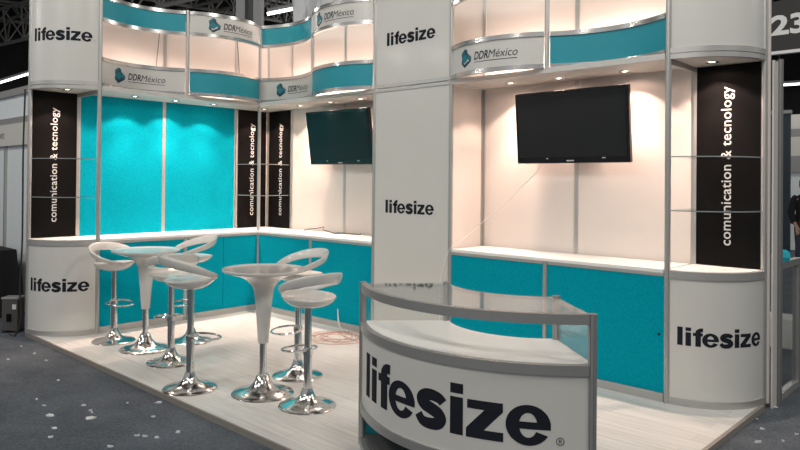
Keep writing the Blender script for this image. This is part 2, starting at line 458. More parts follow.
# ------------------------------------------------------------------ quarter-round columns
def column(name, label, cx, cy, a0, a1, ends, s_low, s_up, upper_logo):
    A = Arc(cx, cy, .5, a0, a1, 1)
    t = thing(name, label, 'column', tuple(A.pt(A.L / 2, 0)))
    L = A.L; e = .016
    mb = MB(); band(mb, A, e, L - e, .05, .905, -.008, .002, 28); lo = mb.build('lower_panel', GLOSSW, t, smooth=True)
    mb = MB(); band(mb, A, e, L - e, 2.575, 3.52, -.008, .002, 28); hi = mb.build('upper_panel', GLOSSW, t, smooth=True)
    for z0, z1 in ((.0, .05), (.905, .962), (2.495, 2.53), (2.535, 2.575)):
        mb = MB(); band(mb, A, e, L - e, z0, z1, -.022, .012, 28); mb.build('rail', ALU, t, smooth=True)
    for x, y in ends:
        mb = MB(); post(mb, x, y, 0, 3.55, .021); mb.build('post', ALU, t)
    class Off:
        def pt(s, a, z, off=0): return A.pt(a, z, off + .002)
    brandmark(Off(), s_low[0], s_low[1], s_low[2], .131, lo, .04)
    if upper_logo: brandmark(Off(), s_up[0], s_up[1], s_up[2], .131, hi, .04)
    # quarter-round soffit and the countertop inside the column
    def quarter(z0, z1, r=.478):
        n = 20
        poly = [(cx + r * math.cos(a0 + (a1 - a0) * i / n), cy + r * math.sin(a0 + (a1 - a0) * i / n)) for i in range(n + 1)]
        poly.append((cx, cy))
        return MB().prism(poly, z0, z1)
    quarter(ZS, ZS + .02).build('ceiling_panel', BEAM, t)
    quarter(ZC - .03, ZC, .487).build('ledge', TOPW, t)
    return t, A
LC, _ = column('round_column', 'quarter-round white display column at the far left end of the booth', -.5, -2, -PI / 2, 0,
           ((-.5, -2.5), (0, -2)), (.073, .446, .632), (.09, 2.978, .615), True)
RC, _ = column('round_column', 'quarter-round white display column at the right end, blank upper drum', 5, .5, -PI / 2, 0,
           ((5, 0), (5.5, .5)), (.073, .434, .640), None, False)
MB().box(4.985, 5.015, .02, .5, 2.46, 2.50).build('cross_beam', ALU, RC)
MB().box(-.5, -.02, -2.015, -1.985, 2.46, 2.50).build('cross_beam', ALU, LC)

def shelf_glass(poly, z, label, grp):
    o = MB().prism(poly, z, z + .008).build('glass_shelf', GLASS)
    tag(o, label, 'shelf', grp)
    n = len(poly); mb = MB()
    return o, mb
def quarter_poly(cx, cy, a0, a1, r=.485, n=18):
    return [(cx + r * math.cos(a0 + (a1 - a0) * i / n), cy + r * math.sin(a0 + (a1 - a0) * i / n)) for i in range(n + 1)] + [(cx, cy)]
def edge_strip(A, z, o):
    mb = MB(); band(mb, A, .02, A.L - .02, z, z + .008, -.003, .001, 20); mb.build('polished_edge', GLASSE, o)
for z, w in ((1.783, 'upper'), (1.39, 'lower')):
    A = Arc(5, .5, .487, -PI / 2, 0, 1)
    o, _ = shelf_glass(quarter_poly(5, .5, -PI / 2, 0), z, w + ' quarter-round glass shelf in the right column niche', 'glass column shelves'); edge_strip(A, z, o)
    A = Arc(-.5, -2, .487, -PI / 2, 0, 1)
    o, _ = shelf_glass(quarter_poly(-.49, -2.01, -PI / 2, 0, .475), z, w + ' quarter-round glass shelf in the left column niche', 'glass column shelves'); edge_strip(A, z, o)
    o, _ = shelf_glass([(-.48, .02), (-.02, .02), (-.02, .48), (-.48, .48)], z, w + ' square glass shelf in the inner corner niche', 'glass corner shelves')
    MB().box(-.48, -.02, .018, .021, z, z + .008).box(-.022, -.019, .02, .48, z, z + .008).build('polished_edge', GLASSE, o)

# ------------------------------------------------------------------ black banners
def banner(F, w, label, loc, s_mid):
    t = thing('banner_panel', label, 'banner', loc)
    P = [F.pt(a, z, o) for o in (.0065, .0165) for a, z in ((.0, ZC + .004), (w, ZC + .004), (w, ZS - .006), (.0, ZS - .006))]
    bd = MB().add(P, [(3, 2, 1, 0), (4, 5, 6, 7), (0, 1, 5, 4), (1, 2, 6, 5), (2, 3, 7, 6), (3, 0, 4, 7)]).build('board', BLACK, t)
    v, f, x0, x1 = text_mesh('comunication & tecnology', .008, 1.05)
    xa = text_mesh('comunication', .012, 1.05)[3] + .08; xb = text_mesh('comunication &', .012, 1.05)[3] + .08
    for lo, hi in ((-9, xa), (xa, xb), (xb, 99)):
        mb = MB(); mb.v = [tuple(F.pt(s_mid + .028 - y / .73 * .076, 1.128 + (x - x0) / (x1 - x0) * 1.20, .018)) for x, y, _ in v]
        ff = [q for q in f if lo < v[q[0]][0] < hi]; used = sorted({i for q in ff for i in q}); ix = {i: k for k, i in enumerate(used)}
        mb.v = [mb.v[i] for i in used]; mb.f = [tuple(ix[i] for i in q) for q in ff]
        mb.build('lettering', LETW, bd)
    mb = MB()
    P = [F.pt(a, z, o) for o in (.0065, .021) for a, z in ((-.022, ZC + .004), (0, ZC + .004), (0, ZS - .006), (-.022, ZS - .006))]
    mb.add(P, [(3, 2, 1, 0), (4, 5, 6, 7), (0, 1, 5, 4), (1, 2, 6, 5), (2, 3, 7, 6), (3, 0, 4, 7)]); mb.build('edge_profile', ALU, t)
    return t
banner(Flat((5.025, .515, 0), (1, 0, 0), (0, -1, 0)), .455, 'black vertical banner with white lettering in the right column niche', (5.25, .505, ZC), .222)
banner(Flat((-.515, -2.48, 0), (0, 1, 0), (1, 0, 0)), .455, 'black vertical banner with white lettering in the left column niche', (-.505, -2.25, ZC), .225)
banner(Flat((-.515, .022, 0), (0, 1, 0), (1, 0, 0)), .45, 'black vertical banner beside the teal wall, left half of the inner corner', (-.505, .25, ZC), .225)
banner(Flat((-.468, .515, 0), (1, 0, 0), (0, -1, 0)), .44, 'black vertical banner beside the white wall, right half of the inner corner', (-.25, .505, ZC), .252)

# ------------------------------------------------------------------ base cabinets and worktops
def cabinet(label, axis, k, end_post=True, seam=False, lock=False):
    # axis 'A': front plane x=0, y from k-2..k-1 ; axis 'B': front plane y=0, x from k..k+1
    if axis == 'A': F = Flat((0, -2 + k, 0), (0, 1, 0), (1, 0, 0)); loc = (-.25, -1.5 + k, 0)
    else: F = Flat((k, 0, 0), (1, 0, 0), (0, -1, 0)); loc = (k + .5, .25, 0)
    t = thing('base_cabinet', label, 'cabinet', loc)
    def bx(name, a0, a1, z0, z1, o0, o1, m, parent=t, **kw):
        P = [F.pt(a, z, o) for o in (o0, o1) for a, z in ((a0, z0), (a1, z0), (a1, z1), (a0, z1))]
        return MB().add(P, [(3, 2, 1, 0), (4, 5, 6, 7), (0, 1, 5, 4), (1, 2, 6, 5), (2, 3, 7, 6), (3, 0, 4, 7)]).build(name, m, parent, **kw)
    if seam:
        bx('front_panel', .022, .497, .066, .912, -.012, .002, TEAL); bx('front_panel', .503, .978, .066, .912, -.012, .002, TEAL)
    else:
        fp = bx('front_panel', .022, .978, .066, .912, -.012, .002, TEAL)
    bx('plinth', .022, .978, .0, .064, -.03, .012, ALU, bevel=.003)
    bx('top_rail', .022, .978, .914, ZC - .028, -.03, .010, ALU, bevel=.002)
    bx('carcass', .022, .978, .0, .93, -.49, -.03, WHITE)
    if end_post:
        p = F.pt(1.0, 0); mb = MB(); post(mb, p.x, p.y, 0, ZC - .027, .020); mb.build('post', ALU, t)
    if lock:
        p = F.pt(.943, .488, .004); MB().lathe([(0, -.008), (.009, -.008), (.009, .008), (0, .008)], 12, tuple(p)).build('lock', CABLEB, t)
    return t
cabinet('teal-fronted base cabinet beside the left column', 'A', 0)
cabinet('teal-fronted base cabinet with a centre seam, left of the inner corner', 'A', 1, end_post=False, seam=True)
cabinet('teal-fronted base cabinet just right of the inner corner', 'B', 0)
cabinet('teal-fronted base cabinet against the left side of the tower', 'B', 1, end_post=False)
cabinet('teal-fronted base cabinet against the right side of the tower', 'B', 3)
cabinet('teal-fronted base cabinet beside the right column', 'B', 4, end_post=False, lock=True)
o = MB().prism([(-.512, -1.985), (.012, -1.985), (.012, -.024), (.024, -.012), (1.975, -.012), (1.975, .490), (-.490, .490), (-.512, .49)], ZC - .026, ZC).build('worktop', TOPW, bevel=.002)
tag(o, 'white L-shaped worktop along the left niche and around the inner corner', 'worktop')
o = MB().box(3.024, 4.976, -.012, .490, ZC - .026, ZC).build('worktop', TOPW, bevel=.002)
tag(o, 'white straight worktop under the right wall television', 'worktop')

# ------------------------------------------------------------------ downlights
LW = (1.0, .71, .58)
LAMPS = [(.46, .27, 'soffit downlight above the left edge of the smaller television'), (1.02, .26, 'soffit downlight above the middle of the smaller television'), (1.52, .26, 'soffit downlight above the right edge of the smaller television, by the tower'),
         (3.45, .30, 'soffit downlight above the left edge of the big television'), (3.93, .32, 'soffit downlight above the middle of the big television'), (4.52, .33, 'soffit downlight above the right edge of the big television'),
         (5.19, .33, 'downlight inside the right column niche'), (-.22, -2.24, 'downlight inside the left column niche'),
         (-.24, -1.5, 'soffit downlight above the first teal wall panel from the left'), (-.27, -.99, 'soffit downlight above the post between teal wall panels'),
         (-.24, -.50, 'soffit downlight above the second teal wall panel from left'), (-.23, .24, 'downlight inside the inner corner niche')]
for x, y, lab in LAMPS:
    t = thing('downlight', lab, 'downlight', (x, y, ZS), group='recessed halogen downlights')
    MB().lathe([(.026, .004), (.030, -.004), (.044, -.007), (.050, -.003), (.050, .002), (.026, .004)], 20, (x, y, ZS)).build('trim_ring', CHROME, t, smooth=True)
    MB().lathe([(0, -.003), (.015, -.004), (.026, .000), (.026, .004), (0, .004)], 16, (x, y, ZS)).build('bulb', BULB, t, smooth=True)
    for en, ang, bl in ((31, 112, .30), (80, 78, 1.0), (2.2, 165, .3)):          # reflector spill, narrow centre beam and weak stray light of the same bulb
        L = bpy.data.lights.new('halogen_light', 'SPOT'); L.energy = en; L.color = LW; L.spot_size = math.radians(ang); L.spot_blend = bl; L.shadow_soft_size = .025
        o = bpy.data.objects.new('halogen_light', L); COL.objects.link(o); o.location = (x, y, ZS - .012)
# warm lamps lying inside the header cavity, behind the lower bands
def cavity(x, y, w, rz, k=1.0):
    L = bpy.data.lights.new('header_light', 'AREA'); L.shape = 'RECTANGLE'; L.size = w; L.size_y = .08; L.energy = CAV * k; L.color = (1, .73, .62)
    o = bpy.data.objects.new('header_light', L); COL.objects.link(o); o.location = (x, y, ZS + .05)
    o.rotation_euler = (math.radians(168), 0, rz)          # up and towards the back wall
CAV = 13
for k in (0, 1, 3, 4): cavity(k + .5, .36, .85, 0)
for k in (0, 1): cavity(-.36, -1.5 + k, .85, PI / 2, .5)

# ------------------------------------------------------------------ televisions
def television(label, cx, cz, ytop, ybot, screen, tilt, roll=0):
    W, Hh, D = 1.065, .635, .05
    t = thing('television', label, 'television', (cx, (ytop + ybot) / 2, cz))
    t.rotation_euler = (tilt, roll, 0)
    MB().box(-W / 2, W / 2, 0, D, -Hh / 2, Hh / 2).build('casing', TVB, t, bevel=.008, local=True)
    MB().box(-W / 2 + .028, W / 2 - .028, -.002, .004, -Hh / 2 + .055, Hh / 2 - .03).build('screen', screen, t, local=True)
    MB().box(-.035, .035, -.0025, .003, -Hh / 2 + .018, -Hh / 2 + .028).build('badge', LETW, t, local=True)
    MB().box(-W / 2 + .30, -W / 2 + .32, -.0025, .003, -Hh / 2 + .04, -Hh / 2 + .047).box(W / 2 - .24, W / 2 - .21, -.0025, .003, -Hh / 2 + .04, -Hh / 2 + .047).build('indicator', LETW, t, local=True)
    br = MB().box(-.16, .16, D, D + .025, -.15, .15).box(-.05, .05, D + .02, D + .13, -.04, .04).build('wall_bracket', TVB, t, local=True)
    return t
television('large black television on the right wall, above the straight worktop', 4.030, 2.075, .30, .345, TVS, math.radians(5.0))
television('smaller-looking dark television tilted down on the wall left of the tower', 1.09, 2.09, .27, .36, TVS2, math.radians(9), math.radians(.4))

# ------------------------------------------------------------------ bar stools
def stool(label, grp):
    t = thing('bar_stool', label, 'stool', (0, 0, 0), 0, grp)
    MB().lathe([(0, 0), (.202, 0), (.204, .005), (.198, .011), (.155, .019), (.112, .031), (.078, .049), (.055, .075), (.043, .105), (.037, .128), (.0, .130)], 56).build('base', CHROME, t, smooth=True, local=True, angle=60)
    c = MB().lathe([(.0, .12), (.031, .12), (.031, .40), (.029, .412), (.025, .415), (.0, .415)], 24).build('column', CHROME, t, smooth=True, local=True)
    # footrest: loop out in front plus a collar
    pts = []
    for k in range(28):
        a = 2 * PI * k / 28
        pts.append((.105 + .125 * math.cos(a), .125 * math.sin(a), .385 - .012 * math.cos(a)))
    fr = MB().tube(pts, .0085, 8, closed=True).build('footrest', CHROME, t, smooth=True, local=True)
    MB().lathe([(.030, .365), (.038, .365), (.038, .405), (.030, .405)], 20).build('collar', CHROME, fr, smooth=True, local=True)
    return t
def stool_top(t, z):
    MB().lathe([(.0, .40), (.0255, .40), (.0255, z + .012), (0, z + .012)], 20).build('gas_lift', ALUD if False else CHROME, t, smooth=True, local=True)
    sq = MB().lathe([(0, 0), (.055, 0), (.10, .010), (.142, .032), (.176, .060), (.194, .088), (.192, .095), (.185, .094), (.16, .084), (.10, .073), (0, .069)], 56, (-.006, 0, z)); sq.v = [(x, y, zz - .020 * ((1 - x / .194) / 2) * (math.hypot(x, y) / .194) ** 2 if zz > z + .02 else zz) for x, y, zz in sq.v]; sq.build('seat', PLAST, t, smooth=True, local=True, angle=70)
    P = []
    for k in range(72):
        th = 2 * PI * k / 72; w = (1 - math.cos(th)) / 2
        top = .098 + .168 * w ** .92; h = .034 + .044 * w; r = .191 + .054 * w
        ring = []
        for j in range(12):
            a = 2 * PI * j / 12; dz = math.sin(a) * h / 2; ca = math.cos(a)
            dz = math.copysign(abs(math.sin(a)) ** .7, math.sin(a)) * h / 2
            rr = r - .012 * w + dz * .30 + ca * .0085
            ring.append((rr * math.cos(th), rr * math.sin(th), z + top - h / 2 + dz))
        P.append(ring)
    MB().grid(P, closed_u=True, closed_v=True).build('backrest', PLAST, t, smooth=True, local=True, angle=70)
RV, FV = Vector((.717, .697)), Vector((-.697, .717))        # picture right and away, on the floor
def face(r, f):
    d = RV * r + FV * f; return math.atan2(d.y, d.x)
STOOLS = [
    ((.437, -2.022), face(.80, -.60), .688, 'white bar stool nearest the left column, its back to the column'),
    ((1.535, -2.02), face(-.45, .89), .700, 'white bar stool in front of the left table, seen from behind'),
    ((2.315, -2.292), face(.86, .50), .758, 'high white bar stool at the platform edge between the two tables'),
    ((.950, -1.480), face(-.78, -.62), .765, 'white bar stool behind the left table, back turned to the cabinets'),
    ((2.612, -1.487), face(-.78, -.62), .758, 'white bar stool behind the right table, partly hidden by the stool before it'),
    ((3.243, -1.912), face(-.66, .75), .695, 'white bar stool nearest the glass-topped reception counter'),
]
first = stool(STOOLS[0][3], 'white bar stools around the tables')
roots = [first] + [copy_tree(first) for _ in STOOLS[1:]]
for o, (xy, rz, z, lab) in zip(roots, STOOLS):
    o.location = (xy[0], xy[1], 0); o.rotation_euler = (0, 0, rz); o['label'] = lab
    stool_top(o, z)

# ------------------------------------------------------------------ tables
def table(label):
    t = thing('bistro_table', label, 'table', (0, 0, 0), 0, 'white trumpet bistro tables')
    MB().lathe([(0, .918), (.25, .919), (.285, .922), (.298, .931), (.306, .931), (.309, .922), (.303, .912), (.26, .899), (.205, .882), (.158, .865), (.118, .838), (.089, .803), (.073, .765),
                (.063, .69), (.053, .56), (.044, .45), (.039, .385), (.036, .378), (0, .378)], 64).build('top', PLAST, t, smooth=True, local=True, angle=60)
    MB().lathe([(0, .11), (.027, .11), (.027, .37), (.030, .372), (.030, .385), (0, .385)], 24).build('column', CHROME, t, smooth=True, local=True)
    MB().lathe([(0, 0), (.230, 0), (.232, .005), (.225, .012), (.176, .022), (.128, .038), (.088, .062), (.060, .098), (.045, .138), (.034, .142), (.034, .152), (0, .152)], 56).build('base', CHROME, t, smooth=True, local=True, angle=60)
    return t
t1 = table('white trumpet-shaped bistro table nearer the left column'); t1.location = (.945, -1.955, 0)
t2 = copy_tree(t1); t2.location = (2.795, -1.968, 0); t2['label'] = 'white trumpet-shaped bistro table nearer the reception counter'

# ------------------------------------------------------------------ reception counter
cx, cy = 4.692, -1.368; A0, A1 = math.radians(-132.5), math.radians(-41.5)
AO = Arc(cx, cy, 1.02, A0, A1, 1); AI = Arc(cx, cy, .51, A0, A1, 1)
t = thing('reception_counter', 'curved glass-topped reception counter with big dark wordmark on its front', 'counter', (cx, cy - .75, 0))
def sector(r0, r1, z0, z1, n=28, a0=A0, a1=A1):
    P = []
    for i in range(n + 1):
        a = a0 + (a1 - a0) * i / n
        P.append([(cx + r * math.cos(a), cy + r * math.sin(a), z) for r, z in ((r0, z0), (r1, z0), (r1, z1), (r0, z1))])
    mb = MB(); mb.grid(P, closed_v=True); mb.f.append((0, 1, 2, 3)); e = 4 * n; mb.f.append((e + 3, e + 2, e + 1, e)); return mb
for A in (AO, AI):
    for a in (0, A.L):
        p = A.pt(a, 0); mb = MB(); post(mb, p.x, p.y, 0, .978, .021); mb.build('post', ALUD, t)
g = sector(.50, 1.005, .962, .970).build('glass_top', GLASS, t)
sector(.497, .504, .961, .971).build('glass_edge', GLASSE, g)
for a in (A0, A1):
    mb = MB(); P = []
    for r in (.53, 1.0):
        for d in (-.004, .004):
            b = a + d / r
            P.append((cx + r * math.cos(b), cy + r * math.sin(b)))
    poly = [P[0], P[2], P[3], P[1]]
    MB().prism(poly, .745, .958).build('glass_side', GLASS, t)
    MB().prism(poly, .05, .695).build('side_panel', TEALB, t)
    mb = MB()
    P = [(cx + r * math.cos(a + d / r), cy + r * math.sin(a + d / r)) for r, d in ((.53, -.012), (1.0, -.012), (1.0, .012), (.53, .012))]
    MB().prism(P, .945, .961).build('side_rail', ALU, t); MB().prism(P, .70, .738).build('side_rail', ALU, t); MB().prism(P, 0, .045).build('side_rail', ALU, t)
E1 = .02
for z0, z1 in ((.928, .976), (.690, .738), (.215, .262), (.0, .04)):
    mb = MB(); band(mb, AO, E1, AO.L - E1, z0, z1, -.022, .014, 40); mb.build('front_rail', ALUD, t, smooth=True)
fp = MB(); band(fp, AO, E1, AO.L - E1, .262, .690, -.008, .003, 48); fp = fp.build('front_panel', GLOSSW, t, smooth=True)
sector(.495, .998, .722, .742).build('shelf', TOPW, t)
sector(.51, .998, .045, .06).build('bottom_shelf', mat('dark_grey_board', (.10, .10, .10), .6, noise_amt=.05), t)
mb = MB(); band(mb, AI, E1, AI.L - E1, .06, .70, -.004, .004, 30); mb.build('back_panel', TEALB, t, smooth=True)
class OffC:
    def pt(s, a, z, off=0): return AO.pt(a, z, off + .003)
brandmark(OffC(), math.radians(132.5 - 120.6), .357, 1.221, .248, fp, .075)

# ------------------------------------------------------------------ cables
def wire(name, pts, r, m, label, cat='cable', smooth_n=6):
    P = [Vector(p) for p in pts]; Q = [P[0]] + P + [P[-1]]; out = []
    for i in range(1, len(Q) - 2):
        for k in range(smooth_n):
            u = k / smooth_n; a, b, c, d = Q[i - 1], Q[i], Q[i + 1], Q[i + 2]
            out.append(.5 * (2 * b + (c - a) * u + (2 * a - 5 * b + 4 * c - d) * u * u + (3 * b - a - 3 * c + d) * u ** 3))
    out.append(P[-1])
    return tag(MB().tube(out, r, 6).build(name, m, smooth=True), label, cat)
pts = []
for k in range(150):
    a = k * .26; rr = .30 - .0012 * k + .05 * math.sin(k * .37) + .02 * math.sin(k * 1.1)
    pts.append((1.84 + rr * math.cos(a) * (1.0), -.34 + rr * .95 * math.sin(a), .005 + .00009 * k))
pts = [(1.66, -.60, .005), (1.60, -.45, .005), (1.66, -.20, .005)] + pts
tag(MB().tube(pts, .0033, 6).build('cable_coil', CABLEO, smooth=True), 'loose coil of orange cable lying on the platform before the tower', 'cable')
wire('white_cable', [(1.80, -.12, .004), (1.62, -.06, .01), (1.515, -.03, .03), (1.487, -.018, .10), (1.480, -.014, .20), (1.50, -.02, .10), (1.56, -.05, .02), (1.64, -.10, .004)], .005, CABLEW, 'white cord looped up against the teal cabinet beside the floor coil')
wire('desk_cable', [(.45, .36, ZC + .0075), (.44, .42, ZC + .02), (.55, .46, ZC + .035), (.66, .43, ZC + .05), (.70, .46, ZC + .06), (.74, .42, ZC + .03), (.90, .40, ZC + .012), (.98, .36, ZC + .0075), (1.06, .38, ZC + .010), (1.0, .42, ZC + .0075), (1.14, .44, ZC + .0075), (1.32, .45, ZC + .0075), (1.36, .44, ZC + .02)], .005, CABLEB, 'tangled black cable on the left worktop under the smaller television')
wire('hanging_wire', [(3.73, .40, 1.80), (3.68, .40, 1.70), (3.52, .38, 1.545), (3.34, .36, 1.38), (3.20, .30, 1.25), (3.10, .12, 1.08), (3.04, -.04, .98), (2.975, -.06, .82), (2.94, -.07, .64), (2.93, -.06, .3), (2.93, -.05, .01)], .0035, CABLEW, 'thin pale wire drooping from the big television past the tower edge')
wire('black_cable', [(-.56, -2.53, 2.5), (-.565, -2.54, 1.9), (-.575, -2.535, 1.4), (-.56, -2.54, .9), (-.58, -2.55, .5), (-.57, -2.54, .15), (-.60, -2.58, CZ + .012), (-.72, -2.60, CZ + .012)], .009, CABLEB, 'black cable running down the outer edge of the left column')
wire('header_wire', [(-.47, -1.08, 3.44), (-.46, -1.12, 3.1), (-.47, -1.16, 2.6), (-.46, -1.17, 2.525)], .004, CABLEB, 'thin dark wire inside the header gap near the left column')
wire('header_wire', [(-.47, -.03, 3.44), (-.46, .0, 3.1), (-.47, .03, 2.6), (-.46, .03, 2.525)], .004, CABLEB, 'thin dark wire inside the header gap by the inner corner')

# ------------------------------------------------------------------ right end of the booth and neighbour
t = thing('end_upright', 'grey aluminium upright with pale filler strip at the right end of the booth', 'post', (5.55, .67, CZ))
mb = MB(); post(mb, 5.558, .675, CZ, 2.52, .021); mb.build('shaft', mat('darker_aluminium', (.27, .265, .26), .45, metal=.6, noise_amt=.06), t)  # darker metal tone than the other uprights
MB().box(5.538, 5.55, .545, .655, CZ, 2.5).build('filler_strip', WHITE, t)
t = thing('glazed_barrier', 'low grey-framed glazed barrier beyond the right end post', 'barrier', (5.52, 1.0, CZ))
for y in (1.33,):
    MB().box(5.50, 5.545, y - .03, y + .03, CZ, 1.0).build('post', ALUD, t)
MB().box(5.50, 5.545, .71, 1.30, .95, 1.0).build('top_rail', ALUD, t); MB().box(5.50, 5.545, .71, 1.30, CZ, CZ + .05).build('bottom_rail', ALU, t)
MB().box(5.518, 5.524, .71, 1.30, .01, .95).build('glass_pane', GLASS, t)
o = MB().lathe([(0, 0), (.035, .0), (.05, .03), (.045, .07), (.02, .09), (0, .085)], 7, (5.522, .93, 1.0)).build('wrapped_packet', CYAN)
tag(o, 'small bright cyan packet sitting on the grey barrier rail', 'packet')

# paper scraps on the carpet
SCR = [(.27, -2.70, .05), (.60, -2.71, .06), (.33, -2.94, .05), (1.29, -2.87, .04), (1.67, -3.17, .03), (1.845, -3.18, .05), (2.09, -3.23, .13), (2.50, -3.38, .06), (2.36, -3.30, .07),
       (2.04, -2.98, .06), (2.18, -2.99, .04), (2.34, -3.06, .12), (2.23, -3.0, .03), (2.85, -2.98, .06), (2.90, -2.95, .06), (2.97, -2.91, .05), (2.35, -2.57, .08), (2.91, -3.18, .06), (2.60, -2.74, .05), (2.98, -2.77, .05), (2.20, -2.73, .03), (-.10, -2.69, .04)]
SCR2 = [(5.62, .03, .06), (5.54, .22, .03), (5.674, -.255, .075), (5.81, .08, .05), (5.86, .2, .04), (5.56, .60, .06), (5.78, -.12, .03)]
def scrap(x, y, s):
    s *= .62
    n = random.randint(5, 7); a0 = random.random() * 6.28; el = random.uniform(.25, .55)
    rot = math.radians(44) + random.uniform(-.25, .25)
    top, bot = [], []
    for k in range(n):
        a = a0 + 2 * PI * k / n; r = s * .55 * random.uniform(.6, 1.1)
        u, v = r * math.cos(a), r * el * math.sin(a)
        px, py = x + u * math.cos(rot) - v * math.sin(rot), y + u * math.sin(rot) + v * math.cos(rot)
        h = random.uniform(.003, .016)
        bot.append((px, py, CZ + .0005)); top.append((px, py, CZ + h))
    mb = MB(); mb.add(bot + top, [tuple(range(n - 1, -1, -1)), tuple(range(n, 2 * n))] + [(i, (i + 1) % n, n + (i + 1) % n, n + i) for i in range(n)])
    return mb.build('paper_scrap', PAPER)
for x, y, s in SCR: tag(scrap(x, y, s), 'small white paper scrap on the dark carpet left of the platform', 'scrap', 'paper scraps left of the platform')
for x, y, s in SCR2: tag(scrap(x, y, s), 'small white paper scrap on the carpet right of the platform', 'scrap', 'paper scraps right of the platform')

# ------------------------------------------------------------------ left neighbour
t = thing('neighbour_booth', 'pale neighbouring booth wall with NTS fascia behind the left column', 'booth', (-3.5, -2.06, CZ))
MB().box(-7.5, -1.2, -2.05, -2.0, CZ, 2.66).build('wall_board', PALEB, t)
MB().box(-7.5, -1.2, -2.09, -2.0, 2.62, 2.70).build('top_rail', ALU, t); MB().box(-7.5, -1.2, -2.09, -2.0, 2.26, 2.34).build('middle_rail', ALU, t)
fa = MB().box(-7.5, -1.2, -2.10, -2.05, 1.99, 2.26).build('fascia', WHITE, t)
for x in (-2.62, -3.6): MB().box(x - .02, x + .02, -2.08, -2.04, CZ, 1.99).build('post', ALU, t)
mb = MB(); put_text(mb, 'NTS', Flat((-2.735, -2.10, 0), (1, 0, 0), (0, -1, 0)), 0, 2.085, .155, .07, .01); mb.build('lettering', INKG, fa)
# draped table
n = 40; P = []
pl = [(-4.4, -2.95), (-1.75, -2.95), (-1.75, -2.2), (-4.4, -2.2)]
per = []
for i in range(4):
    a, b = pl[i], pl[(i + 1) % 4]
    for k in range(20): per.append((a[0] + (b[0] - a[0]) * k / 20, a[1] + (b[1] - a[1]) * k / 20))
c0 = (-3.075, -2.575)
for z, f in ((CZ, .055), (.2, .045), (.5, .025), (.72, .0), (.74, -.01)):
    P.append([(c0[0] + (x - c0[0]) * (1 + f * (.4 + .5 * math.sin(i * 1.3)) * .5), c0[1] + (y - c0[1]) * (1 + f * (.6 + .8 * math.sin(i * 1.3))), z) for i, (x, y) in enumerate(per)])
mb = MB().grid(P, closed_v=True); mb.f.append(tuple(len(mb.v) - 80 + k for k in range(80)))
tag(mb.build('draped_table', BLACKC, smooth=True), 'table under a floor-length black cloth left of the booth', 'table')
t = thing('power_box', 'small grey metal box on the carpet beside the left column', 'box', (-.86, -2.52, CZ))
t.rotation_euler = (0, 0, math.radians(44))
MB().box(-.085, .085, -.07, .07, .02, .36).build('housing', METALBOX, t, bevel=.008, local=True)
MB().box(-.09, .09, -.075, .075, .352, .372).build('lid', ALUD, t, bevel=.004, local=True)
MB().box(-.03, .02, -.077, -.069, .12, .20).build('socket', BLACK, t, local=True)
MB().box(.03, .07, -.077, -.069, .25, .30).build('rating_plate', PAPER, t, local=True)
for sx in (-.06, .06): MB().box(sx - .02, sx + .02, -.07, .07, 0, .02).build('foot', CABLEB, t, local=True)

# ------------------------------------------------------------------ right background
t = thing('aisle_sign', 'dark hanging aisle sign reading 23 at the top right', 'sign', (5.0, 4.94, 3.32))
sb = MB().box(4.36, 5.56, 4.94, 4.98, 3.325, 3.98).build('board', SIGNB, t)
MB().box(4.34, 5.58, 4.92, 5.0, 3.285, 3.325).build('bottom_rail', mat('white_rail', (.85, .85, .85), .4, noise_amt=.02), t)
mb = MB(); put_text(mb, '23', Flat((4.36, 4.94, 0), (1, 0, 0), (0, -1, 0)), .03, 3.545, .40, .25, .035); mb.build('lettering', SIGNT, sb)
for x in (4.6, 5.3): MB().bar((x, 4.96, 3.98), (x, 4.96, 10.5), .006).build('hanger', STEELD, t)
t = thing('dark_partition', 'tall dark blue partition beyond the right end of the booth', 'partition', (2.6, 13.05, CZ))
MB().box(2.2, 2.72, 12.98, 13.06, CZ, 3.25).build('board', DKBLUE, t); MB().box(2.2, 2.74, 12.96, 13.08, 3.25, 3.33).build('cap', GREYB, t)
t = thing('far_booth', 'distant white booth with grey fascia bands at the right picture edge', 'booth', (3.6, 14.6, CZ))
MB().box(2.2, 6.5, 14.6, 14.7, CZ, 1.9).build('wall_board', PALEB, t)
for z0, z1, m in ((1.9, 2.32, GREYB), (2.32, 2.80, WHITE), (2.80, 3.0, GREYB), (3.0, 3.36, WHITE)):
    MB().box(2.2, 6.5, 14.55, 14.7, z0, z1).build('fascia', m, t)
mb = MB()
for k in range(4): mb.box(2.95, 3.35 - .03 * k, 14.59, 14.6, 1.45 + k * .1, 1.48 + k * .1)
mb.build('poster_lines', GREYB, t)
o = MB().box(4.5, 5.45, 2.66, 3.0, CZ, .26).build('low_plinth', TOPW, bevel=.01); tag(o, 'low white plinth on the carpet seen through the glazed barrier', 'plinth')

